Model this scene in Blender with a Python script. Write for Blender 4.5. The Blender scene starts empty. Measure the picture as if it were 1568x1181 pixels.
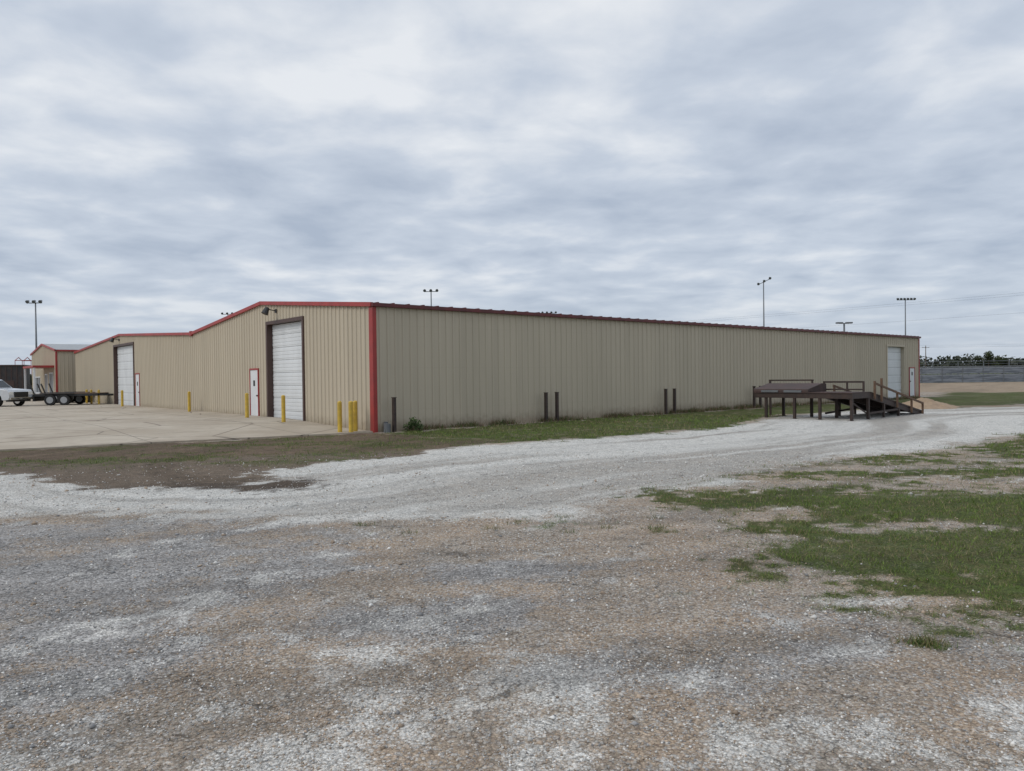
import bpy, math, random
import numpy as np
from mathutils import Vector, Matrix, Euler
random.seed(7); rng=np.random.default_rng(7)
S=bpy.context.scene
S.view_settings.view_transform='Standard'; S.view_settings.look='None'; S.view_settings.exposure=0

# ------------------------------------------------------------------ frame
ANG=math.radians(40.4)
P0=(-4.63,25.0)
CU,SU=math.cos(ANG),math.sin(ANG)
CAMH=1.82
def to_uv(x,y):
    dx=x-P0[0]; dy=y-P0[1]
    return dx*CU+dy*SU, -dx*SU+dy*CU
def to_xy(u,v):
    return P0[0]+u*CU-v*SU, P0[1]+u*SU+v*CU

# ------------------------------------------------------------------ noise / masks
def vnoise(x,y,seed=0):
    x=np.asarray(x,dtype=float); y=np.asarray(y,dtype=float)
    xi=np.floor(x).astype(np.int64); yi=np.floor(y).astype(np.int64)
    xf=x-xi; yf=y-yi
    xf=xf*xf*(3-2*xf); yf=yf*yf*(3-2*yf)
    def h(a,b):
        n=(a*374761393+b*668265263+seed*144269504)&0xffffffff
        n=((n^(n>>13))*1274126177)&0xffffffff
        return ((n^(n>>16))&0xffffffff)/4294967295.0
    a=h(xi,yi); b=h(xi+1,yi); c=h(xi,yi+1); d=h(xi+1,yi+1)
    return (a*(1-xf)+b*xf)*(1-yf)+(c*(1-xf)+d*xf)*yf
def fbm(x,y,seed=0,o=4):
    s=0;a=.5;t=0
    for i in range(o):
        s=s+a*vnoise(x*2**i+i*17.3,y*2**i+i*9.1,seed+i); t+=a; a*=.55
    return s/t
def ss(x,a,b):
    t=np.clip((x-a)/(b-a),0,1); return t*t*(3-2*t)
def sdf(x,y,poly):
    P=np.array(poly,float); n=len(P)
    d=np.full(x.shape,1e18); inside=np.zeros(x.shape,bool)
    for i in range(n):
        ax,ay=P[i]; bx,by=P[(i+1)%n]
        ex,ey=bx-ax,by-ay
        t=np.clip(((x-ax)*ex+(y-ay)*ey)/(ex*ex+ey*ey),0,1)
        d=np.minimum(d,(x-ax-t*ex)**2+(y-ay-t*ey)**2)
        c=((ay>y)!=(by>y))
        with np.errstate(divide='ignore',invalid='ignore'):
            xx=(bx-ax)*(y-ay)/((by-ay) if by!=ay else 1e-9)+ax
        inside^=c&(x<xx)
    return np.where(inside,1,-1)*np.sqrt(d)
POLY_W=[(-30,18),(-10,17),(-3,19),(5,24),(9,28),(10.5,30.5),(13,33),(17,36),(22,37),(30,42),(60,60),(62,52),(30,30),(19.6,24),(14.6,21),(9.9,17),(5.4,14.8),(3.3,12.5),(1.6,10.6),(.7,9.3),(-1.1,9.5),(-4,10),(-6.7,9.8),(-14,10.5),(-30,11)]
POLY_A=[(-4.5,24.9),(29.6,54.1),(300,400),(900,300),(900,200),(60,60),(30,42),(22,37),(17,36),(13,33),(10.5,30.5),(9,27.5),(7.5,25.3),(4.2,22.6),(1.57,20.8),(-1.39,18.9),(-3.4,17.3),(-5,15.4),(-6,17)]
POLY_M=[(-4.63,25),(-9.3,22.3),(-13.5,20),(-30,16),(-30,13),(-10.6,15.2),(-9.7,14.8),(-7.2,12.7),(-5.6,12.1),(-3.4,12.6),(-4.5,13.6),(-4.9,15),(-3,17),(-1.4,18.9),(0,21)]
POLY_B=[(62,51),(30,29.5),(14.6,21.2),(9.87,17.1),(5.4,14.8),(3.56,12.8),(2.1,12.0),(1.68,10.9),(1.9,9.6),(1.95,7.5),(1.73,6.67),(2.17,6.24),(2.56,5.78),(3.1,5.59),(3.55,5.15),(6,4.2),(15,1),(70,-10)]
def ell(x,y,cx,cy,rx,ry):
    return 1-np.sqrt(((x-cx)/rx)**2+((y-cy)/ry)**2)
def masks(x,y):
    n1=fbm(x*.8,y*.8,3)-.5; n2=fbm(x*2.7,y*2.7,11)-.5; n3=fbm(x*7,y*7,29,3)-.5
    na=fbm(x*.45,y*1.3,37)-.5
    sA=sdf(x,y,POLY_A); sB=sdf(x,y,POLY_B); sM=sdf(x,y,POLY_M); sW=sdf(x,y,POLY_W)
    gB=ss(sB+n1*2.0+n2*2.0+n3*1.5,-.35,.95)
    hole=np.full(x.shape,-1.0)
    for e in [(2.9,9.5,1.3,.5),(4.9,8.8,1.4,.35),(7.6,12.1,2.6,1.0),(6.4,14.2,2.6,.8),(3.1,5.9,.7,.16),(11,14.5,2.5,.8),(3.8,12.2,1.6,.7),(2.6,8.2,.7,.35)]:
        hole=np.maximum(hole,ell(x,y,*e))
    gB=gB*(1-.85*ss(hole+na*1.4+n2*1.6+n3*1.6,-.3,.6))
    thin=ss(fbm(x*.4+5,y*1.1,41)+n2*.5+n3*.35,.34,.54)
    far=ss(y,9,14)*ss(-y,-30,-20)
    gB=gB*(1-(.2+.45*far)*(1-thin))
    gA=ss(sA+n1*1.7+n2*1.1+n3*.8,-.2,.7)
    gA=gA*(.62+.38*ss(n2+n3*.8,-.3,.12))
    m=ss(sM+n1*1.4+n2*.9+n3*.6,-.25,.45)
    gM=m*ss(fbm(x*.8,y*1.4,77)+n3*.7+n2*.3,.42,.66)*.66*ss(y,14.2,17)
    g=np.maximum(np.maximum(gA*(1-m*.65),gB),gM)
    fr=ell(x,y,.0,9.1,2.6,.6)
    g=np.maximum(g,ss(fr+n3*3.2+n2*2,.95,1.5)*.55)
    for e in [(2.72,4.95,.22,.16),(3.55,4.35,.25,.2),(4.3,4.9,.8,.25)]:
        g=np.maximum(g,ss(ell(x,y,*e)+n3*1.6,.1,.9)*.85)
    farg=ss(y,75,95)
    g=np.maximum(g,farg)
    track=ss(y+n1*3,64,67)*ss(-y+n1*2,-112,-109)*ss(x,28,33)
    tanp=np.maximum(.7*ss(ell(x,y,25,39.0,4.0,1.2)+n2*.8,.0,.4),track)
    g=g*(1-.92*tanp)
    wet=ss(ell(x,y,-5.0,12.75,2.6,.8)+n1*1.2+n2*1.2+n3*.6,-.1,.8)
    w=ss(sW+n1*1.7+n2*1.4+n3*.8,-.7,.9)*(1-tanp)
    fw=np.full(x.shape,-1.0)
    for e in [(-.3,4.4,2.2,1.2),(.45,3.7,1.6,.9),(-2.3,5.3,1.8,.8),(1.5,4.6,1.4,.6),(-1.0,3.4,1.4,.7),(2.2,3.6,1.2,.6)]:
        fw=np.maximum(fw,ell(x,y,*e))
    nd=fbm((x*.8+y*.6)*1.0,(y*.8-x*.6)*2.3,101)-.5
    w=np.maximum(w,.72*ss(np.clip(fw,-.6,1)*.6+nd*2.6+n2*2.0+n3*1.8,-.15,1.1))
    fb=np.full(x.shape,-1.0)
    for e in [(-4.2,7.0,4.2,1.8),(-.1,7.0,1.6,.6),(1.5,4.7,1.6,.9),(-3,5.2,2.2,1.1),(-.9,5.5,2.0,.9),(-4.8,11.2,3.5,1.1),(-6.5,8.8,4,1.3)]:
        fb=np.maximum(fb,ell(x,y,*e))
    b=ss(fb*.9+n1*1.4+nd*1.2+n2*1.0+n3*.8,-.35,.9)
    lat=sdf(x,y,POLY_A)
    streak=fbm(lat*1.5+n1*.8,(x+y)*.07,55,3)
    s2=fbm((y-.12*x)*2.2+n1*.6,(x+.12*y)*.35,66,3)
    k=ss(y,8,11)
    streak=streak*k+s2*(1-k)
    return dict(g=g,w=w,m=m*(1-g*.3),wet=wet,b=b,tanp=tanp,streak=streak)
def terrain(x,y):
    u,v=to_uv(x,y)
    z=.2*ss(v,0,8)-.1*ss(u,20,45)
    near=ss(-np.hypot(x,y),-60,-30)
    z=z+near*(.05*(fbm(x*.35,y*.35,91)-.5)+.018*(fbm(x*2,y*2,92)-.5))*(1-.7*ss(v,-.5,.5))
    return z

# ------------------------------------------------------------------ material helpers
def newmat(name):
    m=bpy.data.materials.new(name); m.use_nodes=True
    nt=m.node_tree; nt.nodes.clear()
    o=nt.nodes.new('ShaderNodeOutputMaterial'); b=nt.nodes.new('ShaderNodeBsdfPrincipled')
    nt.links.new(b.outputs[0],o.inputs[0]); return m,nt,b
def N(nt,t,**k):
    n=nt.nodes.new(t)
    for a,v in k.items(): setattr(n,a,v)
    return n
def noise(nt,vec,scale,detail=4,rough=.55):
    n=N(nt,'ShaderNodeTexNoise'); n.inputs['Scale'].default_value=scale; n.inputs['Detail'].default_value=detail
    n.inputs['Roughness'].default_value=rough
    if vec is not None: nt.links.new(vec,n.inputs['Vector'])
    return n.outputs['Fac']
def mth(nt,op,a,b=None,clamp=False):
    n=N(nt,'ShaderNodeMath',operation=op); n.use_clamp=clamp
    for i,q in enumerate((a,b)):
        if q is None: continue
        if isinstance(q,(int,float)): n.inputs[i].default_value=q
        else: nt.links.new(q,n.inputs[i])
    return n.outputs[0]
def rng_(nt,v,a,b,c=0,d=1,smooth=True):
    n=N(nt,'ShaderNodeMapRange'); n.interpolation_type='SMOOTHSTEP' if smooth else 'LINEAR'
    nt.links.new(v,n.inputs[0])
    for i,q in enumerate((a,b,c,d)): n.inputs[i+1].default_value=q
    return n.outputs[0]
def mix(nt,f,a,b,mode='MIX'):
    n=N(nt,'ShaderNodeMix',data_type='RGBA',blend_type=mode)
    if isinstance(f,(int,float)): n.inputs[0].default_value=f
    else: nt.links.new(f,n.inputs[0])
    for i,q in ((6,a),(7,b)):
        if isinstance(q,tuple): n.inputs[i].default_value=(*q[:3],1)
        else: nt.links.new(q,n.inputs[i])
    return n.outputs[2]
def vscale(nt,vec,s):
    n=N(nt,'ShaderNodeMapping'); n.inputs['Scale'].default_value=s
    nt.links.new(vec,n.inputs['Vector']); return n.outputs[0]
def bump(nt,b,h,strength=.4,dist=.01):
    n=N(nt,'ShaderNodeBump'); n.inputs['Strength'].default_value=strength; n.inputs['Distance'].default_value=dist
    nt.links.new(h,n.inputs['Height']); nt.links.new(n.outputs[0],b.inputs['Normal'])
def simple(name,c,rough=.6,metal=0,var=.15,scale=3,c2=None,vs=(1,1,1),bs=0):
    m,nt,b=newmat(name)
    tc=N(nt,'ShaderNodeTexCoord').outputs['Object']
    v=vscale(nt,tc,vs)
    f=rng_(nt,noise(nt,v,scale,6),.3,.7)
    if c2 is None: c2=tuple(q*(1-var) for q in c)
    nt.links.new(mix(nt,f,c,c2),b.inputs['Base Color'])
    b.inputs['Roughness'].default_value=rough; b.inputs['Metallic'].default_value=metal
    if bs: bump(nt,b,noise(nt,v,scale*6,4),bs,.01)
    return m
def siding(name,c):
    m,nt,b=newmat(name)
    tc=N(nt,'ShaderNodeTexCoord').outputs['Object']
    f=rng_(nt,noise(nt,vscale(nt,tc,(2.2,2.2,.12)),1.6,5),.3,.75)
    col=mix(nt,f,c,tuple(q*.92 for q in c))
    sep=N(nt,'ShaderNodeSeparateXYZ'); nt.links.new(tc,sep.inputs[0])
    s=mth(nt,'FLOOR',mth(nt,'DIVIDE',mth(nt,'ADD',sep.outputs[0],sep.outputs[1]),.915))
    wn=N(nt,'ShaderNodeTexWhiteNoise',noise_dimensions='1D'); nt.links.new(s,wn.inputs['W'])
    tone=rng_(nt,wn.outputs['Value'],0,1,.965,1.02,False)
    cmb=N(nt,'ShaderNodeCombineColor')
    for i in range(3): nt.links.new(tone,cmb.inputs[i])
    col=mix(nt,1.0,col,cmb.outputs[0],'MULTIPLY')
    n2=noise(nt,tc,5,5)
    dz=mth(nt,'ADD',sep.outputs[2],mth(nt,'MULTIPLY',n2,-.6))
    d=rng_(nt,dz,-.25,.25,.5,0)
    col=mix(nt,d,col,(.2,.15,.1))
    zz=mth(nt,'ABSOLUTE',mth(nt,'SUBTRACT',mth(nt,'FRACT',mth(nt,'DIVIDE',sep.outputs[2],1.45)),.5))
    sc=rng_(nt,zz,0,.006,.12,0)
    col=mix(nt,sc,col,(.2,.19,.17))
    nt.links.new(col,b.inputs['Base Color']); b.inputs['Roughness'].default_value=.55
    b.inputs['Specular IOR Level'].default_value=.25
    return m
M={}
M['wall']=siding('beige_siding',(.49,.43,.33))
M['red']=simple('red_trim',(.36,.035,.03),.45,c2=(.27,.03,.027),scale=2)
M['dred']=simple('dark_red_eave',(.13,.022,.022),.5,c2=(.08,.018,.018))
M['brown']=simple('brown_jamb',(.075,.04,.032),.5)
M['white']=simple('white_door',(.70,.72,.73),.4,c2=(.62,.64,.65),scale=1.5,vs=(1,1,.3))
M['roof']=simple('galvalume_roof',(.36,.37,.37),.45,.4)
M['black']=simple('black_metal',(.02,.02,.02),.5)
M['dark']=simple('dark_gap',(.03,.03,.03),.8)
M['yellow']=simple('yellow_paint',(.62,.42,.05),.5,c2=(.48,.32,.05),scale=6)
M['post']=simple('brown_steel_post',(.03,.02,.017),.6,c2=(.055,.035,.028),scale=7)
M['rust']=simple('dark_brown_steel',(.028,.018,.015),.6,c2=(.048,.028,.021),scale=5)
M['lid']=simple('deck_cover',(.068,.036,.030),.7,c2=(.042,.026,.022),scale=2.5)
M['wood']=simple('weathered_wood',(.14,.08,.045),.8,c2=(.095,.055,.035),scale=4,vs=(.5,3,3))
M['galv']=simple('galvanised_steel',(.38,.39,.40),.4,.6)
M['polegrey']=simple('pole_grey',(.16,.17,.18),.5,.3)
M['glass']=simple('dark_glass',(.02,.025,.03),.1)
M['tire']=simple('tyre_rubber',(.018,.018,.018),.8)
M['paint']=simple('silver_car_paint',(.55,.57,.59),.25,.3,var=.05)
M['chrome']=simple('chrome',(.6,.6,.6),.15,1)
M['lamp']=simple('lamp_glass',(.75,.75,.72),.15)
M['woodpole']=simple('utility_pole_wood',(.12,.09,.07),.85)

# ------------------------------------------------------------------ mesh helpers
def obj(name,me,mat=None,parent=None):
    o=bpy.data.objects.new(name,me); S.collection.objects.link(o)
    if mat is not None: me.materials.append(mat)
    if parent: o.parent=parent
    return o
def empty(name,loc=(0,0,0),rz=0):
    e=bpy.data.objects.new(name,None); S.collection.objects.link(e); e.location=loc; e.rotation_euler[2]=rz
    e.empty_display_size=.3; return e
class MB:
    def __init__(s): s.v=[];s.f=[]
    def quad(s,*p):
        n=len(s.v); s.v+= [tuple(q) for q in p]; s.f.append(tuple(range(n,n+len(p)))); return s
    def box(s,x0,x1,y0,y1,z0,z1):
        n=len(s.v)
        s.v+=[(x0,y0,z0),(x1,y0,z0),(x1,y1,z0),(x0,y1,z0),(x0,y0,z1),(x1,y0,z1),(x1,y1,z1),(x0,y1,z1)]
        s.f+=[tuple(n+i for i in q) for q in ((0,3,2,1),(4,5,6,7),(0,1,5,4),(1,2,6,5),(2,3,7,6),(3,0,4,7))]
        return s
    def beam(s,a,b,w,h,up=(0,0,1)):
        a=Vector(a);b=Vector(b);d=(b-a).normalized();up=Vector(up)
        if abs(d.dot(up))>.99: up=Vector((1,0,0))
        sd=d.cross(up).normalized(); u2=sd.cross(d)
        n=len(s.v)
        for p in (a,b):
            for i,j in ((-1,-1),(1,-1),(1,1),(-1,1)): s.v.append(tuple(p+sd*w/2*i+u2*h/2*j))
        s.f+=[tuple(n+i for i in q) for q in ((0,1,2,3),(7,6,5,4),(0,4,5,1),(1,5,6,2),(2,6,7,3),(3,7,4,0))]
        return s
    def cyl(s,a,b,r,r2=None,seg=12,cap=True):
        r2=r if r2 is None else r2
        a=Vector(a);b=Vector(b);d=(b-a).normalized();up=Vector((0,0,1)) if abs(d.z)<.9 else Vector((1,0,0))
        sd=d.cross(up).normalized(); u2=sd.cross(d); n=len(s.v)
        for p,rr in ((a,r),(b,r2)):
            for i in range(seg):
                t=2*math.pi*i/seg; s.v.append(tuple(p+(sd*math.cos(t)+u2*math.sin(t))*rr))
        for i in range(seg):
            j=(i+1)%seg; s.f.append((n+i,n+j,n+seg+j,n+seg+i))
        if cap: s.f.append(tuple(n+seg-1-i for i in range(seg))); s.f.append(tuple(n+seg+i for i in range(seg)))
        return s
    def extrude_xz(s,pts,y0,y1):
        n=len(s.v);k=len(pts)
        s.v+=[(p[0],y0,p[1]) for p in pts]+[(p[0],y1,p[1]) for p in pts]
        s.f.append(tuple(range(n,n+k))); s.f.append(tuple(n+2*k-1-i for i in range(k)))
        for i in range(k):
            j=(i+1)%k; s.f.append((n+i,n+k+i,n+k+j,n+j))
        return s
    def make(s,name,mat,parent=None,bevel=0,smooth=False):
        me=bpy.data.meshes.new(name); me.from_pydata(s.v,[],s.f); me.update()
        o=obj(name,me,mat,parent)
        if bevel:
            b=o.modifiers.new('bev','BEVEL'); b.width=bevel; b.segments=2; b.limit_method='ANGLE'
        if smooth:
            for p in me.polygons: p.use_smooth=True
        return o
def np_mesh(name,V,F,mat,colors=None):
    me=bpy.data.meshes.new(name); V=np.asarray(V,np.float32); F=np.asarray(F,np.int32); k=F.shape[1]
    me.vertices.add(len(V)); me.vertices.foreach_set('co',V.ravel())
    me.loops.add(F.size); me.loops.foreach_set('vertex_index',F.ravel())
    me.polygons.add(len(F)); me.polygons.foreach_set('loop_start',np.arange(0,F.size,k,dtype=np.int32))
    me.update(calc_edges=True); me.validate()
    if colors is not None:
        a=me.color_attributes.new('col','FLOAT_COLOR','POINT')
        c=np.ones((len(V),4),np.float32); c[:,:3]=colors; a.data.foreach_set('color',c.ravel())
    return obj(name,me,mat)
def attrmat(name,rough=.8):
    m,nt,b=newmat(name)
    a=N(nt,'ShaderNodeAttribute',attribute_name='col'); nt.links.new(a.outputs['Color'],b.inputs['Base Color'])
    b.inputs['Roughness'].default_value=rough; b.inputs['Specular IOR Level'].default_value=.2
    return m

# ------------------------------------------------------------------ ground
def axis(segs):
    out=[]
    for a,b,n in segs: out+=list(np.linspace(a,b,n,endpoint=False))
    out.append(segs[-1][1]); return np.array(out)
gx=axis([(-4000,-600,8),(-600,-100,14),(-100,-30,35),(-30,-14,40),(-14,-5,90),(-5,5,170),(5,16,110),(16,32,60),(32,100,50),(100,600,20),(600,4000,8)])
gy=axis([(-2000,-100,6),(-100,-5,12),(-5,2,14),(2,8,120),(8,26,160),(26,45,60),(45,120,60),(120,600,16),(600,6000,10)])
X,Y=np.meshgrid(gx,gy); Z=terrain(X,Y)
mk=masks(X.ravel(),Y.ravel())
V=np.stack([X.ravel(),Y.ravel(),Z.ravel()],1)
nx,ny=len(gx),len(gy); I=np.arange(nx*ny).reshape(ny,nx)
F=np.stack([I[:-1,:-1].ravel(),I[:-1,1:].ravel(),I[1:,1:].ravel(),I[1:,:-1].ravel()],1)
mg,nt,bs=newmat('ground_gravel_grass')
pos=N(nt,'ShaderNodeNewGeometry').outputs['Position']
def at(nm): return N(nt,'ShaderNodeAttribute',attribute_name=nm).outputs['Fac']
vo=N(nt,'ShaderNodeTexVoronoi'); vo.inputs['Scale'].default_value=55; nt.links.new(pos,vo.inputs['Vector'])
vo2=N(nt,'ShaderNodeTexVoronoi'); vo2.inputs['Scale'].default_value=130; nt.links.new(pos,vo2.inputs['Vector'])
def red(c):
    s=N(nt,'ShaderNodeSeparateColor'); nt.links.new(c,s.inputs[0]); return s.outputs[0],s.outputs[1]
r1,r1b=red(vo.outputs['Color']); r2,r2b=red(vo2.outputs['Color'])
nf=noise(nt,pos,7,6,.68); nl=noise(nt,pos,.9,4,.62); nv=noise(nt,pos,28,3,.75); nm=noise(nt,pos,2.3,4,.65)
gran=mth(nt,'ADD',mth(nt,'MULTIPLY',r2b,.28),mth(nt,'MULTIPLY',nf,.5))
gran=mth(nt,'ADD',gran,mth(nt,'MULTIPLY',r1b,.22))
def mask(a,amp=1.0,lo=.38,hi=.62):
    return rng_(nt,mth(nt,'ADD',a,mth(nt,'MULTIPLY',mth(nt,'SUBTRACT',gran,.5),amp)),lo,hi)
tanc=mix(nt,rng_(nt,nl,.35,.65),(.42,.325,.235),(.34,.295,.24))
tanc=mix(nt,rng_(nt,r1b,.55,.9),tanc,(.50,.46,.41))
tanc=mix(nt,rng_(nt,r2,.75,.9,0,.7),tanc,(.21,.15,.12))
greyc=mix(nt,r1,(.255,.25,.245),(.41,.405,.40))
whitec=mix(nt,rng_(nt,nf,.3,.7),(.75,.735,.69),(.59,.57,.525))
whitec=mix(nt,rng_(nt,nm,.45,.7,0,.4),whitec,(.49,.45,.40))
stk=at('streak')
base=mix(nt,mth(nt,'MULTIPLY',mask(at('b'),1.3,.1,.9),.8),tanc,greyc)
wm=mask(at('w'),1.5,.2,.9)
wm=mth(nt,'MULTIPLY',wm,rng_(nt,stk,.30,.5,.62,1.0))
base=mix(nt,wm,base,whitec)
base=mix(nt,mask(at('tanp'),.8),base,(.36,.28,.2))
soil=mix(nt,rng_(nt,nf,.3,.7),(.10,.070,.045),(.19,.135,.09))
base=mix(nt,mth(nt,'MULTIPLY',mask(at('m'),1.2,.3,.7),.92),base,soil)
base=mix(nt,mth(nt,'MULTIPLY',mask(at('wet'),1.3,.2,.8),.75),base,(.085,.065,.05))
gcol=mix(nt,rng_(nt,nf,.35,.65),(.062,.088,.020),(.11,.105,.042))
gcol=mix(nt,rng_(nt,nl,.45,.7),gcol,(.085,.115,.030))
base=mix(nt,mask(at('g'),1.5,.25,.75),base,gcol)
val=mth(nt,'MULTIPLY',rng_(nt,r1,0,1,.78,1.24,False),rng_(nt,r2,0,1,.82,1.22,False))
val=mth(nt,'MULTIPLY',val,rng_(nt,nv,.3,.7,.78,1.14))
val=mth(nt,'MULTIPLY',val,rng_(nt,nm,.3,.7,.88,1.08))
val=mth(nt,'MULTIPLY',val,rng_(nt,stk,.25,.65,.84,1.08))
# fine drying cracks / scuffs in the compacted surface
dist_=N(nt,'ShaderNodeVectorMath',operation='MULTIPLY_ADD')
nq=N(nt,'ShaderNodeTexNoise'); nq.inputs['Scale'].default_value=6; nq.inputs['Detail'].default_value=3; nt.links.new(pos,nq.inputs['Vector'])
nt.links.new(nq.outputs['Color'],dist_.inputs[0]); dist_.inputs[1].default_value=(.35,.35,0); nt.links.new(pos,dist_.inputs[2])
ck=N(nt,'ShaderNodeTexVoronoi',feature='DISTANCE_TO_EDGE'); ck.inputs['Scale'].default_value=2.6; nt.links.new(dist_.outputs[0],ck.inputs['Vector'])
cm=mth(nt,'MULTIPLY',rng_(nt,ck.outputs['Distance'],.0,.03,1,0),rng_(nt,nl,.40,.58,.05,.5))
val=mth(nt,'MULTIPLY',val,mth(nt,'SUBTRACT',1.0,cm))
gap=rng_(nt,vo.outputs['Distance'],.35,.75,1.0,.66)
val=mth(nt,'MULTIPLY',val,gap)
cc=N(nt,'ShaderNodeCombineColor')
for i in range(3): nt.links.new(val,cc.inputs[i])
nt.links.new(mix(nt,1.0,base,cc.outputs[0],'MULTIPLY'),bs.inputs['Base Color'])
bs.inputs['Roughness'].default_value=.9; bs.inputs['Specular IOR Level'].default_value=.15
hh=mth(nt,'ADD',mth(nt,'MULTIPLY',vo.outputs['Distance'],-1.0),mth(nt,'MULTIPLY',nf,1.5))
bump(nt,bs,mth(nt,'ADD',hh,mth(nt,'MULTIPLY',vo2.outputs['Distance'],-.5)),.8,.012)
g=np_mesh('ground',V,F,mg)
for k in ('g','w','m','wet','b','tanp','streak'):
    a=g.data.attributes.new(k,'FLOAT','POINT'); a.data.foreach_set('value',mk[k].astype(np.float32))
for p in g.data.polygons: p.use_smooth=True

# ------------------------------------------------------------------ concrete pad
mc,nt,bs=newmat('concrete_slab')
tc=N(nt,'ShaderNodeTexCoord').outputs['Object']
sep=N(nt,'ShaderNodeSeparateXYZ'); nt.links.new(tc,sep.inputs[0])
def joint(o,p,off=0):
    a=mth(nt,'ABSOLUTE',mth(nt,'SUBTRACT',mth(nt,'FRACT',mth(nt,'DIVIDE',mth(nt,'ADD',o,off),p)),.5))
    return rng_(nt,a,.493,.5,0,1)
jj=mth(nt,'MAXIMUM',joint(sep.outputs[0],4.5,2.2),joint(sep.outputs[1],4.6,1.0))
n1=noise(nt,tc,.35,7,.6); n2=noise(nt,tc,3,6,.6)
c=mix(nt,rng_(nt,n1,.35,.65),(.47,.41,.325),(.37,.31,.235))
c=mix(nt,rng_(nt,n2,.4,.75,0,.5),c,(.32,.27,.21))
c=mix(nt,rng_(nt,noise(nt,vscale(nt,tc,(.25,1.0,1)),.55,6,.7),.57,.65,0,.7),c,(.16,.12,.085))
vc=N(nt,'ShaderNodeTexVoronoi',feature='DISTANCE_TO_EDGE'); vc.inputs['Scale'].default_value=.28
nt.links.new(tc,vc.inputs['Vector'])
c=mix(nt,rng_(nt,vc.outputs['Distance'],0,.014,.85,0),c,(.09,.07,.05))
c=mix(nt,mth(nt,'MULTIPLY',jj,.85),c,(.11,.09,.07))
nt.links.new(c,bs.inputs['Base Color']); bs.inputs['Roughness'].default_value=.8
bump(nt,bs,noise(nt,tc,20,5),.2,.005)
pu=np.concatenate([np.linspace(-60,-12,25),np.linspace(-11,0,23)]); pt=np.linspace(0,1,60)**1.6
def front(u): return .015+np.where(u>-10.3,.161*(-u),1.66+.05*(-u-10.3))
verts=[];PF=[]
for iu,u in enumerate(pu):
    f0=float(front(u))+.12*(float(fbm(np.array(u*1.1),np.array(1.),61))-.5)*min(1,-u)
    for t in pt:
        v=f0+(75-f0)*t
        x,y=to_xy(u,v); verts.append((u,v,float(terrain(np.array(x),np.array(y)))+.045))
n=len(pt)
for i in range(len(pu)-1):
    for j in range(n-1): PF.append((i*n+j,(i+1)*n+j,(i+1)*n+j+1,i*n+j+1))
nb=len(verts)
for i in range(len(pu)):
    q=verts[i*n]; verts.append((q[0],q[1],q[2]-.15))
for i in range(len(pu)-1): PF.append((i*n,nb+i,nb+i+1,(i+1)*n))
me=bpy.data.meshes.new('concrete_pad'); me.from_pydata(verts,[],PF); me.update()
pad=obj('concrete_pad',me,mc); pad.location=(P0[0],P0[1],0); pad.rotation_euler[2]=ANG

# ------------------------------------------------------------------ warehouse
W=empty('metal_warehouse',(P0[0],P0[1],0),ANG)
EV=4.3; L=44.9
def top(v):
    if v<9.43: return EV+.83*v/9.43
    if v<18.85: return EV+.83*(18.85-v)/9.42
    if v<34.15: return EV+.72*(v-18.85)/15.3
    return EV+.72*(49.5-v)/15.35
def fac(s,d,z,x0=0): return (x0-d,s,z)
def sid(s,d,z): return (s,-d,z)
def ribwall(name,s0,s1,topf,ops,place,zb,parent,extra=()):
    prof=[(0,0),(.2,0),(.225,.034),(.28,.034)]
    pts=[];s=s0
    while s<s1:
        for a,d in prof:
            if s+a<s1: pts.append((s+a,d))
        s+=.305
    pts.append((s1,0))
    ins=[o[0] for o in ops]+[o[1] for o in ops]+list(extra)
    ps=[p[0] for p in pts]; pd=[p[1] for p in pts]
    for q in ins:
        if s0<q<s1: pts.append((q,float(np.interp(q,ps,pd))))
    pts.sort(); mb=MB()
    for (a,da),(b,db) in zip(pts[:-1],pts[1:]):
        if b-a<1e-6: continue
        m=(a+b)/2; z0=zb
        for o in ops:
            if o[0]<m<o[1]: z0=o[2]
        mb.quad(place(a,da,z0),place(b,db,z0),place(b,db,topf(b)),place(a,da,topf(a)))
    return mb.make(name,M['wall'],parent)
def wbox(mb,wall,s0,s1,d0,d1,z0,z1,x0=0):
    if wall=='f': mb.box(x0-d1,x0-d0,s0,s1,z0,z1)
    else: mb.box(s0,s1,-d1,-d0,z0,z1)
R1=(5.44,8.83,4.15); D1=(9.92,10.86,2.3)
R2=(30.75,35.9,4.25); D2=(29.35,30.3,2.32)
RS=(39.6,42.3,3.55); DS=(43.2,44.1,2.1)
ribwall('gable_wall',0,49.5,top,[R1,D1,R2,D2],fac,-.2,W,(9.43,18.85,34.15))
ribwall('side_wall',0,L,lambda s:EV,[RS,DS],sid,-.35,W)
mb=MB()
mb.quad((L,0,-.3),(L,49.5,-.3),(L,49.5,EV),(L,34.15,EV+.72),(L,18.85,EV),(L,9.43,EV+.83),(L,0,EV))
mb.quad((0,49.5,-.3),(0,49.5,EV),(L,49.5,EV),(L,49.5,-.3)); mb.make('rear_walls',M['wall'],W)
mb=MB()
for (a,za,b,zb) in ((-.09,EV,9.43,EV+.83),(9.43,EV+.83,18.85,EV),(18.85,EV,34.15,EV+.72),(34.15,EV+.72,49.6,EV)):
    mb.quad((-.07,a,za+.02),(L+.07,a,za+.02),(L+.07,b,zb+.02),(-.07,b,zb+.02))
    mb.quad((-.07,a,za+.06),(L+.07,a,za+.06),(L+.07,b,zb+.06),(-.07,b,zb+.06))
mb.make('roof',M['roof'],W)
mb=MB()
pts=[(0,EV),(9.43,EV+.83),(18.85,EV),(34.15,EV+.72),(49.5,EV)]
for (a,za),(b,zb) in zip(pts[:-1],pts[1:]):
    mb.beam((-.07,a-.04,za),(-.07,b+.0,zb),.10,.15)
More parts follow.
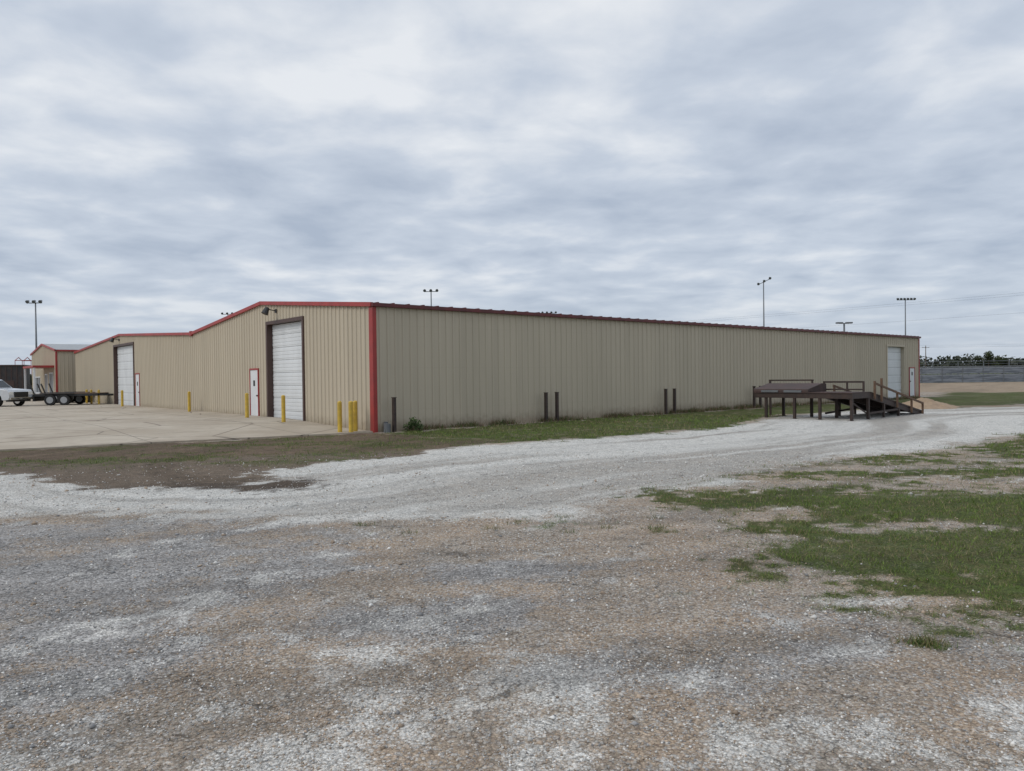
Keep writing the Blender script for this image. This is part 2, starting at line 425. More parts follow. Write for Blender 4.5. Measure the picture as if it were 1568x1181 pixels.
mb.box(-.13,-.02,18.72,18.98,EV-.12,EV+.14)
mb.make('rake_trim',M['red'],W,.008)
MB().box(-.06,.09,-.06,.20,-.1,EV-.08).make('corner_trim',M['red'],W,.01)
MB().box(L-.1,L+.05,-.06,.1,-.35,EV-.08).make('corner_trim_far',M['red'],W,.01)
mb=MB().box(-.1,L+.1,-.15,-.04,EV-.075,EV+.045)
mb.make('eave_gutter',M['dred'],W,.01)
mb=MB(); s=.1
while s<L:
    mb.box(s,s+.07,-.12,.1,EV+.046,EV+.082); s+=.61
mb.make('roof_rib_ends',M['dred'],W)
def rollup(nm,wall,a,b,zt,jm,x0=0):
    mb=MB(); wbox(mb,wall,a-.13,a,-.24,.06,-.1,zt,x0); wbox(mb,wall,b,b+.13,-.24,.06,-.1,zt,x0); wbox(mb,wall,a-.13,b+.13,-.24,.063,zt,zt+.14,x0)
    mb.make(nm+'_frame',jm,W,.006)
    mb=MB(); z=.0
    while z<zt-.02:
        z1=min(z+.53,zt-.005)
        hs=z1-z-.012
        wbox(mb,wall,a+.01,b-.01,-.235,-.195,z,z+hs,x0)
        for q in (.12,.4,.68):
            if z+hs*(q+.2)<z1: wbox(mb,wall,a+.012,b-.012,-.2,-.183,z+hs*q,z+hs*(q+.2),x0)
        z+=.53
    mb.make(nm+'_panels',M['white'],W,.003)
    mb=MB(); wbox(mb,wall,a+.005,b-.005,-.26,-.238,-.1,zt,x0); mb.make(nm+'_backing',M['dark'],W)
def mandoor(nm,wall,a,b,zt,x0=0,frame=None):
    frame=frame or M['red']
    mb=MB(); wbox(mb,wall,a-.03,a+.03,-.15,.055,-.1,zt,x0); wbox(mb,wall,b-.03,b+.03,-.15,.055,-.1,zt,x0); wbox(mb,wall,a-.03,b+.03,-.15,.058,zt-.04,zt+.03,x0)
    mb.make(nm+'_frame',frame,W,.005)
    mb=MB(); wbox(mb,wall,a+.035,b-.035,-.06,.03,.0,zt-.045,x0); mb.make(nm+'_leaf',M['white'],W,.004)
    mb=MB(); wbox(mb,wall,a+.09,a+.16,.032,.08,1.0+.1,1.16,x0); wbox(mb,wall,(a+b)/2-.1,(a+b)/2+.1,.032,.036,1.55,1.8,x0); mb.make(nm+'_handle',M['black'],W)
rollup('rollup_door_a','f',*R1,M['brown']); mandoor('entry_door_a','f',*D1)
rollup('rollup_door_b','f',*R2,M['brown']); mandoor('entry_door_b','f',*D2)
rollup('rollup_door_c','s',*RS,M['wall']); mandoor('entry_door_c','s',*DS)
for i,v in enumerate((7.9,34.4)):
    z=top(v)-.32
    mb=MB().cyl((-.04,v,z),(-.4,v,z+.06),.02).cyl((-.4,v,z+.12),(-.52,v,z-.14),.09,.15).box(-.06,-.035,v-.08,v+.08,z-.08,z+.08)
    mb.make('floodlight',M['black'],W)
MB().box(.3,.42,-.16,-.06,0,.35).cyl((.3,-.3,-.02),(.3,-.3,.3),.12).make('conduit_box',M['polegrey'],W,.01)

# bollards ---------------------------------------------------------
def zt_(x,y): return float(terrain(np.array(float(x)),np.array(float(y))))
def bollard(u,v,h=1.05,r=.075):
    x,y=to_xy(u,v)
    mb=MB().cyl((0,0,-.1),(0,0,h-.05),r,seg=20,cap=False)
    prev=(r,h-.05)
    for k in range(1,6):
        t=k/5*math.pi/2; q=(max(r*math.cos(t),.002),h-.05+.05*math.sin(t)); mb.cyl((0,0,prev[1]),(0,0,q[1]),prev[0],q[0],seg=20,cap=False); prev=q
    o=mb.make('yellow_bollard',M['yellow'],None,0,True); o.location=(x,y,zt_(x,y)+.03)
for u,v in ((-.45,.5),(-.75,.25),(-1.0,.55),(-.9,5.3),(-.9,9.0),(-.6,17.6),(-.9,30.0),(-.9,36.6),(-.9,39),(-.9,40.6)): bollard(u,v)
def post(u,v,h=1.15):
    x,y=to_xy(u,v)
    o=MB().box(-.055,.055,-.055,.055,-.2,h).box(-.07,.07,-.07,.07,h,h+.02).make('steel_post',M['post'],None,.006); o.location=(x,y,zt_(x,y)); o.rotation_euler[2]=ANG
for u in (.55,7.55,8.15,15.15,15.8,22.6,23.2): post(u,-.35)

# office building ---------------------------------------------------
O=empty('office_building',(P0[0],P0[1],0),ANG)
XO=-1.2
def otop(v): return 4.55+.75*(1-abs(v-57.4)/6.5)
ribwall('front_wall',50.9,63.9,otop,[(52.3,54.0,2.6),(55,56.2,2.5),(59,61.5,2.3)],lambda s,d,z:(XO-d,s,z),-.2,O,(57.4,))
ribwall('side_wall_office',XO,30,lambda s:4.55,[],lambda s,d,z:(s,50.9-d,z),-.2,O)
mb=MB().quad((XO,63.9,-.2),(30,63.9,-.2),(30,63.9,4.55),(XO,63.9,4.55)).quad((30,50.9,-.2),(30,63.9,-.2),(30,63.9,4.55),(30,57.4,5.3),(30,50.9,4.55)); mb.make('rear_walls',M['wall'],O)
mb=MB().quad((XO-.1,50.7,4.6),(30,50.7,4.6),(30,57.4,5.37),(XO-.1,57.4,5.37)).quad((XO-.1,57.4,5.37),(30,57.4,5.37),(30,64.1,4.6),(XO-.1,64.1,4.6)); mb.make('roof',M['roof'],O)
MB().beam((XO-.08,50.8,4.55),(XO-.08,57.4,5.3),.1,.16).beam((XO-.08,57.4,5.3),(XO-.08,64,4.55),.1,.16).box(XO-.05,XO+.1,50.84,51.0,-.1,4.45).box(XO-1.6,XO-.02,51.5,57,3.1,3.28).box(XO+.02,30,50.66,50.8,4.45,4.59).make('red_trim_canopy',M['red'],O,.01)
MB().box(XO-1.55,XO-1.4,51.6,51.75,-.1,3.1).box(XO-1.55,XO-1.4,56.7,56.85,-.1,3.1).make('canopy_posts',M['white'],O,.01)
MB().box(XO+.08,XO+.12,52.3,54,.7,2.6).box(XO+.08,XO+.12,59,61.5,.9,2.3).box(XO+.08,XO+.12,55,56.2,0,2.5).make('windows',M['glass'],O)
mb=MB()
for a,b,z0,z1 in ((52.3,54,.7,2.6),(59,61.5,.9,2.3),(55,56.2,0,2.5)):
    mb.box(XO-.05,XO+.13,a-.08,a,z0-.08,z1+.08).box(XO-.05,XO+.13,b,b+.08,z0-.08,z1+.08).box(XO-.05,XO+.13,a,b,z1,z1+.08)
    mb.box(XO-.02,XO+.1,(a+b)/2-.03,(a+b)/2+.03,z0,z1)
mb.box(XO-.03,XO+.13,52.3,54,-.1,.7).box(XO-.03,XO+.13,59,61.5,-.1,.9)
mb.make('window_frames',M['white'],O)

# ------------------------------------------------------------------ loading ramp
R=empty('loading_dock_ramp',(12.75,27.9,-.03),ANG)
mb=MB()
DZ=1.05
mb.box(0,.1,0,4.1,DZ-.2,DZ).box(1.4,1.5,0,4.1,DZ-.2,DZ).box(.1,1.4,0,.1,DZ-.2,DZ).box(.1,1.4,4.0,4.1,DZ-.2,DZ)
for y in (1.5,2.6,3.2): mb.box(.1,1.4,y,y+.08,DZ-.18,DZ-.01)
for y in (.06,1.3,2.35,3.6):
    for x in (.07,1.43):
        mb.box(x-.05,x+.05,y-.05,y+.05,.0,DZ-.2); mb.box(x-.12,x+.12,y-.12,y+.12,0,.03)
mb.beam((.07,.1,DZ-.3),(1.4,.1,.25),.04,.05)
mb.make('deck_frame',M['rust'],R,.006)
mb=MB()
for i in range(26): mb.box(-.03,1.53,i*.158-.0,i*.158+.148,DZ+.002,DZ+.042)
mb.make('deck_planks',M['lid'],R)
mb=MB(); n=[(0.0,DZ+.045),(1.5,DZ+.045),(1.5,DZ+.36),(1.15,DZ+.38),(0.02,DZ+.16)]
mb.extrude_xz(n,1.75,4.15); mb.make('sloped_cover',M['lid'],R,.01)
mb=MB().box(-.06,-.035,2.0,2.75,DZ+.03,DZ+.12).box(-.06,-.035,3.0,3.75,DZ+.03,DZ+.12); mb.make('grey_panels',M['polegrey'],R)  # two thin grey metal panels along the deck edge
mb=MB().beam((1.5,4.3,DZ+.5),(1.5,2.3,DZ+.5),.06,.06).beam((1.5,4.25,0),(1.5,4.25,DZ+.52),.07,.07).beam((1.5,2.35,DZ),(1.5,2.35,DZ+.5),.06,.06)
mb.beam((1.6,.3,DZ+.42),(1.6,1.9,DZ+.42),.05,.07).beam((1.6,.3,DZ+.12),(1.6,1.9,DZ+.12),.05,.06)
for y in (.3,.95,1.9): mb.beam((1.6,y,DZ-.1),(1.6,y,DZ+.45),.06,.06)
mb.make('deck_rails',M['rust'],R)
RL=6.5; mb=MB()
def rz(x): return DZ-(x-1.5)/(RL-1.5)*(DZ-.06)
for y in (.05,1.0,1.85): mb.beam((1.5,y,rz(1.5)-.1),(RL,y,rz(RL)-.02),.09,.26)
for x in (2.8,4.2):
    for y in (.05,1.85): mb.box(x-.05,x+.05,y-.04,y+.04,0,rz(x)-.15)
mb.beam((1.5,.05,.25),(4.2,.05,rz(4.2)-.2),.05,.08).beam((1.5,1.8,.2),(4.2,1.8,rz(4.2)-.2),.05,.08)
mb.make('ramp_stringers',M['rust'],R,.006)
mb=MB(); x=1.52
while x<RL-.1:
    mb.beam((x+.07,-.02,rz(x+.07)+.03),(x+.07,1.92,rz(x+.07)+.03),.135,.035); x+=.15
mb.make('ramp_planks',M['rust'],R)
mb=MB()
for x,h in ((1.75,.5),(2.35,.72),(3.8,.45),(5.2,.42),(6.35,.40)): mb.box(x-.04,x+.04,-.1,-.03,rz(x)-.2,rz(x)+h)
mb.beam((1.7,-.065,rz(1.7)+.42),(6.4,-.065,rz(6.4)+.40),.05,.08)
for x in (2.6,4.2,5.9): mb.box(x-.04,x+.04,1.93,2.0,rz(x)-.2,rz(x)+.5)
mb.beam((2.5,1.96,rz(2.5)+.46),(6,1.96,rz(6)+.46),.05,.08)
mb.make('ramp_handrail',M['wood'],R,.006)

def mound(name,cx,cy,r,h,mat):
    n=40; vs=[];fs=[]
    for i in range(n+1):
        for j in range(n+1):
            x=(i/n*2-1)*r*1.3;y=(j/n*2-1)*r*1.3; d=math.hypot(x,y)/r
            nn=float(fbm(np.array(x*2.+9),np.array(y*2.+3),5))-.5
            z=h*max(0,(1-d)**1.0 if d<1 else 0)*(1+nn*.9)+nn*.06-.06*d
            vs.append((x,y,z))
    for i in range(n):
        for j in range(n):
            a=i*(n+1)+j; fs.append((a,a+n+1,a+n+2,a+1))
    me=bpy.data.meshes.new(name); me.from_pydata(vs,[],fs); me.update()
    o=obj(name,me,mat); o.location=(cx,cy,zt_(cx,cy)+.0); return o
md=simple('sandy_dirt',(.36,.26,.17),.95,c2=(.26,.19,.13),scale=4,bs=.6)
mound('dirt_pile',20.8,37.6,1.6,.6,md)
mound('dirt_pile',22.2,38.6,1.1,.28,md)

# ------------------------------------------------------------------ poles
def lightpole(x,y,h,hw,nl,tilt=0,kind='flood',base=.16):
    e=empty('stadium_light_pole' if kind=='flood' else 'parking_lot_light',(x,y,zt_(x,y)))
    MB().cyl((0,0,-.2),(0,0,h),base,base*.5,seg=10).make('shaft',M['polegrey'],e,0,True)
    mb=MB(); t=math.tan(tilt)
    mb.beam((-hw,0,h-hw*t),(hw,0,h+hw*t),.1,.1)
    mb.make('crossarm',M['polegrey'],e)
    mb=MB()
    for i in range(nl):
        q=-hw+2*hw*i/(nl-1) if nl>1 else 0
        zz=h+q*t
        if kind=='flood': mb.cyl((q,-.08,zz+.28),(q,-.4,zz+.1),.12,.24,seg=10).beam((q,0,zz),(q,-.1,zz+.3),.05,.05)
        else: mb.box(q-.38,q+.38,-.25,.25,zz-.02,zz+.16)
    mb.make('lamp_heads',M['polegrey'],e)
lightpole(-62.5,98,12.1,.85,3); lightpole(-12.3,115,15,.95,3); lightpole(-57,150,15,1.0,3); lightpole(8,157,15,1.4,4)
lightpole(43.4,128,17.4,1.0,3,.45); lightpole(73,138,15,1.55,6); lightpole(42,94,7.9,.6,2,0,'box',.2)
lightpole(-75,150,6.5,.8,2)
def upole(x,y,h):
    e=empty('utility_pole',(x,y,0))
    MB().cyl((0,0,-.3),(0,0,h),.17,.11,seg=10).make('pole',M['woodpole'],e,0,True)
    MB().beam((-1.2,0,h-.6),(1.2,0,h-.6),.1,.12).make('crossarm',M['woodpole'],e)
    MB().cyl((-1.1,0,h-.55),(-1.1,0,h-.35),.05).cyl((1.1,0,h-.55),(1.1,0,h-.35),.05).cyl((0,0,h),(0,0,h+.2),.05).make('insulators',M['galv'],e)
upole(139,250,10.4); upole(151,54,17); upole(-35,282,17); upole(190,190,10.4); upole(60,330,10.4)
mb=MB()
def wire(a,b,sag,r=.011):
    a=Vector(a);b=Vector(b);p=a;n=24
    for i in range(1,n+1):
        t=i/n;q=a.lerp(b,t);q.z-=4*sag*t*(1-t);mb.cyl(p,q,r,seg=4,cap=False);p=q
for dx,z in ((0,17.1),(-1.1,16.6),(0,13.6)): wire((151+dx,54,z),(-35+dx,282,z),2.0)
for dx,z in ((-1.1,10),(1.1,10),(0,10.6)):
    wire((190+dx,190,z),(139+dx,250,z),.8); wire((139+dx,250,z),(60+dx,330,z),.8); wire((190+dx,190,z),(260,90,z),.8)
mb.make('power_lines',M['polegrey'])

# ------------------------------------------------------------------ sports-field fence and bleachers (far right)
FE=empty('sports_field_fence',(0,0,0))
mb=MB(); x=45
while x<200: mb.cyl((x,109,-.2),(x,109,2.5),.05,seg=6); x+=3
mb.beam((45,109,2.5),(200,109,2.5),.06,.06); mb.make('posts',M['polegrey'],FE)
mp,nt,bs=newmat('windscreen_fabric')
tc=N(nt,'ShaderNodeTexCoord').outputs['Object']
f=rng_(nt,noise(nt,vscale(nt,tc,(.35,1,4)),1.5,6,.7),.4,.6)
nt.links.new(mix(nt,f,(.08,.095,.115),(.20,.22,.25)),bs.inputs['Base Color'])
mb=MB(); x=45
while x<200:
    mb.box(x+.05,x+2.95,109.02,109.06,.15,1.15).box(x+.05,x+2.95,109.02,109.06,1.5,2.2); x+=3
mb.make('windscreen',mp,FE)
BL=empty('bleachers',(0,0,0))
mb=MB()
for k in range(7): mb.box(62,200,112+k*.75,112.35+k*.75,.4+k*.34,.46+k*.34).box(62,200,111.8+k*.75,111.82+k*.75,.1+k*.34,.3+k*.34)
mb.make('seat_rows',M['galv'],BL)
mb=MB(); x=62
while x<200: mb.beam((x,112,.2),(x,116.8,2.5),.08,.08).box(x,x+.08,116.8,116.9,0,3.4); x+=4
mb.box(62,200,116.9,116.95,3.3,3.38).box(62,200,116.9,116.95,2.9,2.95)
mb.make('support_frames',M['polegrey'],BL)

# ------------------------------------------------------------------ foliage
mleaf=attrmat('leaf_foliage',.8)
def leafcloud(cent,rad,n,size,cols):
    k=len(cent); idx=rng.integers(0,k,n)
    d=rng.normal(size=(n,3)); d/=np.linalg.norm(d,axis=1)[:,None]
    r=rng.random(n)**.45
    p=cent[idx]+d*r[:,None]*rad[idx]
    a=rng.normal(size=(n,3)); a/=np.linalg.norm(a,axis=1)[:,None]
    b=np.cross(a,rng.normal(size=(n,3))); b/=np.linalg.norm(b,axis=1)[:,None]
    s=size*(.6+.8*rng.random(n))[:,None]
    V=np.stack([p-a*s,p+b*s*.6,p+a*s,p-b*s*.6],1).reshape(-1,3)
    F=np.arange(4*n).reshape(-1,4)
    base=np.array(cols)[rng.integers(0,len(cols),k)][idx]
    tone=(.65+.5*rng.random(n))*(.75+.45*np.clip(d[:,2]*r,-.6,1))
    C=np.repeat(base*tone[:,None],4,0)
    return V,F,C
cs=[];rs=[]
def band(x0,x1,yb,hmin,hmax,n,seed):
    for i in range(n):
        x=x0+(x1-x0)*rng.random(); y=yb+rng.normal()*12
        h=hmin+(hmax-hmin)*float(fbm(np.array(x*.03),np.array(seed*1.),seed))*(.7+.5*rng.random())
        cs.append((x,y,h*.55)); rs.append((h*.9,h*.9,h*.52))
band(110,420,330,4.5,9.5,230,3); band(-420,-90,260,1.5,5,160,5); band(-90,120,420,3,6,90,8)
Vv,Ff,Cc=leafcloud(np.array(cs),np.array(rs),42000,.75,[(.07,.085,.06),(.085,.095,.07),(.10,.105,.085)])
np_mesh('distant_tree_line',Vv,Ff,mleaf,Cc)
def tree(x,y,h,r,nm='tree',n=2600):
    e=empty(nm,(x,y,0)); mb=MB().cyl((0,0,-.2),(.1,0,h*.45),h*.03,h*.018,seg=8)
    cen=[];ra=[]
    for i in range(9):
        t=rng.random()*6.28; q=r*(.3+.6*rng.random()); z=h*(.4+.45*rng.random())
        c=(math.cos(t)*q,math.sin(t)*q,z); cen.append(c); ra.append((r*.42,r*.42,r*.34)); mb.cyl((.05,0,h*.3),c,h*.012,h*.004,seg=5)
    cen.append((0,0,h*.86)); ra.append((r*.45,r*.45,h*.13))
    mb.make('trunk_and_limbs',M['woodpole'],e)
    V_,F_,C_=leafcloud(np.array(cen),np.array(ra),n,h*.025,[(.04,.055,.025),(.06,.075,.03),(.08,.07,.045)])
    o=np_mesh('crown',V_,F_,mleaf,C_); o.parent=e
for a in ((128,200,7.2,2.8),(134,204,5.8,2.4),(141,198,6.2,2.6),(118,215,4.4,2.2),(150,210,5.5,2.6),(-66,101,3.2,1.6),(-70,98,2.6,1.5),(-59,96,2.3,1.2)): tree(*a)
bx,by=to_xy(1.15,-.5)
cen=np.array([(0,0,.2),(.18,.1,.24),(-.15,.0,.15),(.05,-.1,.36),(.25,-.05,.13)])
V_,F_,C_=leafcloud(cen,np.array([(.16,.16,.15)]*5),520,.032,[(.07,.12,.04),(.1,.16,.05)])
o=np_mesh('weed_bush',V_,F_,mleaf,C_); o.location=(bx,by,zt_(bx,by))

# ------------------------------------------------------------------ grass blades
def blades(x,y,h,w,col):
    n=len(x); z=terrain(x,y)-.004
    t=rng.random(n)*2*np.pi; lean=h*(.25+.7*rng.random(n)); t2=rng.random(n)*2*np.pi
    a=np.stack([x-np.cos(t)*w,y-np.sin(t)*w,z],1); b=np.stack([x+np.cos(t)*w,y+np.sin(t)*w,z],1)
    c=np.stack([x+np.cos(t2)*lean,y+np.sin(t2)*lean,z+h],1)
    V=np.stack([a,b,c],1).reshape(-1,3); return V,np.repeat(col,3,0)
n=520000
r=np.exp(rng.uniform(math.log(4.0),math.log(34),n)); th=rng.uniform(-.85,.95,n)
x=r*np.sin(th); y=r*np.cos(th)
mm=masks(x,y); u,v=to_uv(x,y)
ok=(rng.random(n)<mm['g']**1.6*.8)&(v<-.05)&(fbm(x*9,y*9,71,2)>.40)
x=x[ok];y=y[ok];r=r[ok];k=len(x)
tone=(.6+.7*rng.random(k))[:,None]; dry=(rng.random(k)<(.10+.38*ss(fbm(x*.7,y*.7,88),.42,.65)))[:,None]
col=np.where(dry,np.array([[.25,.21,.115]]),np.array([[.13,.185,.042]]))*tone
V1,C1=blades(x,y,(.014+.026*rng.random(k))*(r/6)**.5*(.6+.9*fbm(x*2,y*2,13)),.0022*(r/4.5)**.9,col)
n=15000; uu=rng.random(n)*44; vv=-.05-.45*rng.random(n)**1.5; hgt=fbm(uu*1.3,vv,31)
keep=rng.random(n)<ss(hgt,.35,.6); uu=uu[keep];vv=vv[keep];hgt=hgt[keep]; k=len(uu)
x,y=to_xy(uu,vv)
dry=(rng.random(k)<.55)[:,None]
col=np.where(dry,np.array([[.22,.15,.10]]),np.array([[.08,.12,.035]]))*(.6+.7*rng.random(k))[:,None]
V2,C2=blades(x,y,.10+.28*rng.random(k)*hgt,np.full(k,.010),col)
tx=[];ty=[]
for cx,cy,q in [(2.72,4.95,260),(3.6,4.4,260)]+[(rng.uniform(-2,4),rng.uniform(8.3,9.6),40) for _ in range(16)]:
    tx.append(cx+rng.normal(size=q)*.07);ty.append(cy+rng.normal(size=q)*.05)
tx=np.concatenate(tx);ty=np.concatenate(ty);k=len(tx)
col=np.where((rng.random(k)<.4)[:,None],np.array([[.24,.2,.1]]),np.array([[.08,.12,.035]]))*(.6+.7*rng.random(k))[:,None]
V3,C3=blades(tx,ty,.03+.05*rng.random(k),np.full(k,.003),col)
V=np.concatenate([V1,V2,V3]);C=np.concatenate([C1,C2,C3])
np_mesh('grass',V,np.arange(len(V)).reshape(-1,3),attrmat('grass_blades',.75),C)

# ------------------------------------------------------------------ loose stones
n=110000
r=np.exp(rng.uniform(math.log(2.9),math.log(18),n)); th=rng.uniform(-.8,.8,n)
x=r*np.sin(th);y=r*np.cos(th); mm=masks(x,y)
ok=(rng.random(n)>mm['g']*1.25)&(rng.random(n)>mm['m']*.8)&(rng.random(n)<.35+.65*ss(fbm(x*1.7,y*1.7,19),.4,.6))
x=x[ok];y=y[ok];r=r[ok];w=mm['w'][ok];b=mm['b'][ok];k=len(x)
sz=.0035+.007*rng.random(k)**2+.016*(rng.random(k)<.009)*rng.random(k); sz*=(r/4)**.42
o8=np.array([(1,0,0),(0,1,0),(-1,0,0),(0,-1,0),(0,0,.75),(0,0,-.6)],float)
f8=np.array([(0,1,4),(1,2,4),(2,3,4),(3,0,4),(1,0,5),(2,1,5),(3,2,5),(0,3,5)])
P=o8[None]*(.65+.7*rng.random((k,6,1)))+rng.normal(size=(k,6,3))*.15
ang=rng.random(k)*6.28;ca,sa=np.cos(ang),np.sin(ang)
Q=np.stack([P[...,0]*ca[:,None]-P[...,1]*sa[:,None],P[...,0]*sa[:,None]+P[...,1]*ca[:,None],P[...,2]],-1)*sz[:,None,None]
Q[...,0]+=x[:,None];Q[...,1]+=y[:,None];Q[...,2]+=(terrain(x,y)+sz*.2)[:,None]
wh=(rng.random(k)<.20+.6*w)[:,None]; gr=(rng.random(k)<.3+.5*b)[:,None]
col=np.where(wh,np.array([[.68,.66,.62]]),np.where(gr,np.array([[.34,.335,.33]]),np.array([[.42,.33,.25]])))*(.6+.55*rng.random(k))[:,None]
F=(np.arange(k)[:,None,None]*6+f8[None]).reshape(-1,3)
np_mesh('gravel',Q.reshape(-1,3),F,attrmat('gravel_stones',.9),np.repeat(col,6,0))

# ------------------------------------------------------------------ vehicles at far left
def wheel(mb_t,mb_r,x,y,z,r,w):
    mb_t.cyl((x,y-w/2,z),(x,y+w/2,z),r,seg=28)
    mb_r.cyl((x,y-w/2-.012,z),(x,y+w/2+.012,z),r*.6,seg=20)
def pickup(loc,rz_):
    e=empty('pickup_truck',loc,rz_)
    def arch(cx,r,zb): return [(cx+r*math.cos(t),zb+.02+r*math.sin(t)*1.0) for t in np.linspace(math.pi,0,11)]
    prof=[(-2.75,.45),(-2.2,.42)]+arch(-1.7,.47,.42)+[(-1.1,.38),(1.15,.38)]+arch(1.75,.47,.42)+[(2.35,.42),(2.75,.45),(2.82,.62),(2.8,.95),(2.68,1.12),(1.25,1.22),(-.9,1.2),(-2.72,1.2)]
    MB().extrude_xz(prof,-.95,.95).make('body',M['paint'],e,.05)
    b=[(1.3,1.2),(.55,1.83),(-.75,1.86),(-1.0,1.2)]
    mb=MB()
    lo=.9;hi=.72
    vs=[(p[0],-(lo if p[1]<1.5 else hi),p[1]) for p in b]+[(p[0],(lo if p[1]<1.5 else hi),p[1]) for p in b]
    mb.v=vs; mb.f=[(0,1,2,3),(7,6,5,4),(0,4,5,1),(1,5,6,2),(2,6,7,3),(3,7,4,0)]
    mb.make('cab',M['paint'],e,.05)
    mb=MB()
    for s in (-1,1):
        def pp(x,z): return (x,s*((lo-(z-1.2)/.63*(lo-hi))+.006),z)
        mb.quad(pp(1.05,1.27),pp(.5,1.74),pp(.28,1.75),pp(.25,1.27)); mb.quad(pp(.18,1.27),pp(.2,1.75),pp(-.66,1.76),pp(-.85,1.27))
    def ws(t,y): return (1.3-.75*t+.012,y,1.2+.63*t+.01)
    mb.quad(ws(.12,-.78),ws(.12,.78),ws(.88,.66),ws(.88,-.66)); mb.make('windows',M['glass'],e)
    t=MB();rr=MB()
    for x in (-1.7,1.75):
        for y in (-.86,.86): wheel(t,rr,x,y,.39,.39,.26)
    t.make('tyres',M['tire'],e,.02); rr.make('rims',M['chrome'],e)
    MB().box(2.8,2.84,-.55,.55,.62,.98).box(2.4,2.78,-.8,.8,.33,.45).make('grille',M['black'],e)
    MB().box(2.66,2.81,-.93,-.6,.78,1.0).box(2.66,2.81,.6,.93,.78,1.0).make('headlights',M['lamp'],e,.02)
    MB().box(2.74,2.9,-.9,.9,.46,.62).make('bumper',M['chrome'],e,.03)
    MB().box(.75,.95,-1.15,-.95,1.22,1.4).box(.75,.95,.95,1.15,1.22,1.4).box(.1,.25,-.965,-.955,1.0,1.04).make('mirrors',M['black'],e,.02)
pickup((-36.0,51.0,.24),math.radians(-12))
def trailer(loc,rz_):
    e=empty('flatbed_trailer',loc,rz_)
    mb=MB().box(-2.6,1.6,-1.1,-1.0,.62,.78).box(-2.6,1.6,1.0,1.1,.62,.78)
    for i in range(9): mb.box(-2.6+i*.51,-2.5+i*.51,-1.0,1.0,.64,.74)
    mb.beam((1.6,-.9,.7),(2.9,-.1,.66),.1,.14).beam((1.6,.9,.7),(2.9,.1,.66),.1,.14).box(2.85,3.1,-.06,.06,.6,.74)
    mb.box(2.3,2.4,-.06,.06,.05,1.05).box(-2.6,-2.5,-1.1,1.1,.3,.62).beam((-2.6,-.8,.75),(-2.9,-.8,1.5),.08,.08).beam((-2.6,.8,.75),(-2.9,.8,1.5),.08,.08)
    for s in (-1,1): mb.box(-1.9,.1,s*1.22-.14,s*1.22+.14,.80,.84)
    mb.make('frame',M['black'],e,.01)
    MB().box(-2.5,1.6,-1.0,1.0,.785,.82).make('deck',M['wood'],e)
    t=MB();r_=MB()
    for x in (-1.4,-.5):
        for y in (-1.22,1.22): wheel(t,r_,x,y,.37,.37,.22)
    t.make('tyres',M['tire'],e,.02); r_.make('rims',M['galv'],e)
trailer((-30.6,52.7,.24),math.radians(8)); trailer((-33.5,58,.24),math.radians(4))
T=empty('storage_shed',(-61.0,91,.0),.35)
MB().box(-1.5,1.5,-1.5,1.5,-.1,3.9).make('walls',simple('dark_panel',(.03,.028,.03),.6,c2=(.06,.042,.035)),T,.02)
MB().box(-1.6,1.6,-1.6,1.6,3.9,4.02).make('roof_cap',M['brown'],T)
mb=MB()
for i in range(6): mb.box(-1.5+i*.57,-1.43+i*.57,-1.55,-1.5,0,3.9)
mb.box(-.5,.5,-1.56,-1.52,0,2.1); mb.make('ribs_and_door',M['brown'],T)
T=empty('red_frame_canopy',(-91,140,0),.2)
mb=MB()
for x in (-1.5,0,1.5):
    for y in (-1.5,1.5): mb.cyl((x,y,0),(x,y,6),.05,seg=6)
for y in (-1.5,1.5): mb.beam((-1.5,y,6),(1.5,y,6),.08,.12)
for x in (-1.5,0,1.5): mb.beam((x,-1.5,6),(x,0,6.6),.08,.1).beam((x,0,6.6),(x,1.5,6),.08,.1)
mb.make('frame',M['red'],T)

# ------------------------------------------------------------------ sky + sun
saz=math.atan2(-.85,-.5); sel=math.radians(42)
w=bpy.data.worlds.new('World'); S.world=w; w.use_nodes=True; nt=w.node_tree; nt.nodes.clear()
out=N(nt,'ShaderNodeOutputWorld'); b1=N(nt,'ShaderNodeBackground'); b2=N(nt,'ShaderNodeBackground'); mx=N(nt,'ShaderNodeMixShader')
sk=N(nt,'ShaderNodeTexSky',sky_type='NISHITA'); sk.sun_disc=False; sk.sun_elevation=sel; sk.sun_rotation=saz%(2*math.pi)
nt.links.new(sk.outputs[0],b1.inputs[0]); b1.inputs[1].default_value=.07
tc=N(nt,'ShaderNodeTexCoord').outputs['Generated']
sep=N(nt,'ShaderNodeSeparateXYZ'); nt.links.new(tc,sep.inputs[0])
zc=mth(nt,'ADD',mth(nt,'MAXIMUM',sep.outputs[2],0),.12)
cb=N(nt,'ShaderNodeCombineXYZ')
nt.links.new(mth(nt,'DIVIDE',sep.outputs[0],zc),cb.inputs[0]); nt.links.new(mth(nt,'DIVIDE',sep.outputs[1],zc),cb.inputs[1]); cb.inputs[2].default_value=3.7
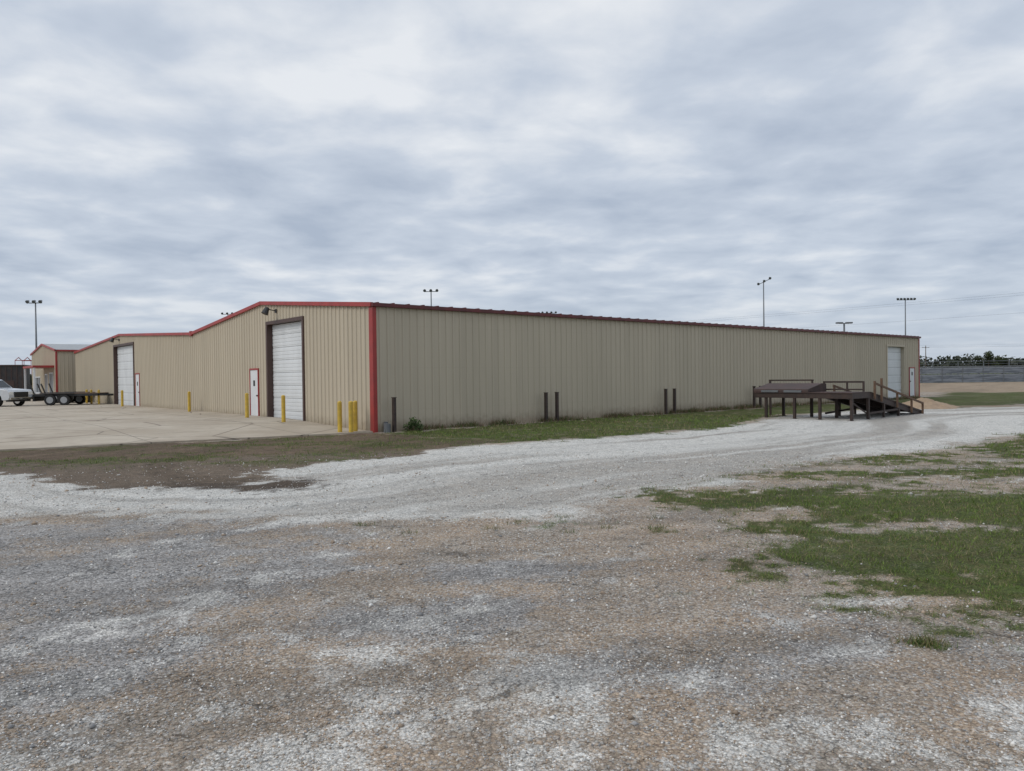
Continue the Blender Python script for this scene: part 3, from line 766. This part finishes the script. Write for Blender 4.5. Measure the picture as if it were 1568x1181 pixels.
def cn(scale,detail,rough,dist,off):
    mp_=N(nt,'ShaderNodeMapping'); mp_.inputs['Location'].default_value=off; nt.links.new(cb.outputs[0],mp_.inputs['Vector'])
    n_=N(nt,'ShaderNodeTexNoise'); n_.inputs['Scale'].default_value=scale;n_.inputs['Detail'].default_value=detail;n_.inputs['Roughness'].default_value=rough;n_.inputs['Distortion'].default_value=dist
    nt.links.new(mp_.outputs[0],n_.inputs['Vector']); return n_.outputs['Fac']
a=cn(.9,3,.5,.3,(2.3,.9,0)); bb=cn(3.0,7,.50,.2,(4,2,1))
f=mth(nt,'ADD',mth(nt,'MULTIPLY',a,.45),mth(nt,'MULTIPLY',bb,.55))
cr=N(nt,'ShaderNodeValToRGB'); nt.links.new(f,cr.inputs[0]); e=cr.color_ramp.elements
e[0].position=.34; e[0].color=(.44,.51,.625,1); e[1].position=.65; e[1].color=(.86,.89,.93,1)
q=e.new(.50); q.color=(.60,.665,.765,1)
hz=rng_(nt,sep.outputs[2],0,.16,.65,0)
col=mix(nt,hz,cr.outputs[0],(.53,.60,.70))
zen=rng_(nt,sep.outputs[2],.45,1,1,1.45)
cc=N(nt,'ShaderNodeCombineColor')
for i in range(3): nt.links.new(zen,cc.inputs[i])
nt.links.new(mix(nt,1.0,col,cc.outputs[0],'MULTIPLY'),b2.inputs[0]); b2.inputs[1].default_value=1
mx.inputs[0].default_value=.9
nt.links.new(b1.outputs[0],mx.inputs[1]); nt.links.new(b2.outputs[0],mx.inputs[2]); nt.links.new(mx.outputs[0],out.inputs[0])
sd=bpy.data.lights.new('sun','SUN'); sd.energy=1.25; sd.angle=math.radians(25); sd.color=(1,.94,.85)
so=bpy.data.objects.new('sun',sd); S.collection.objects.link(so)
dirv=Vector((math.sin(saz)*math.cos(sel),math.cos(saz)*math.cos(sel),math.sin(sel)))
so.rotation_euler=dirv.to_track_quat('Z','Y').to_euler(); so.location=dirv*50

# ------------------------------------------------------------------ camera
cd=bpy.data.cameras.new('camera'); cam=bpy.data.objects.new('camera',cd); S.collection.objects.link(cam)
cd.sensor_width=36; cd.lens=1140/1568*36; cd.clip_end=9000; cd.clip_start=.05
Rm=Matrix.Rotation(math.radians(90-.68),4,'X')@Matrix.Rotation(math.radians(-.73),4,'Z')
cam.matrix_world=Matrix.Translation((0,0,CAMH))@Rm
S.camera=cam
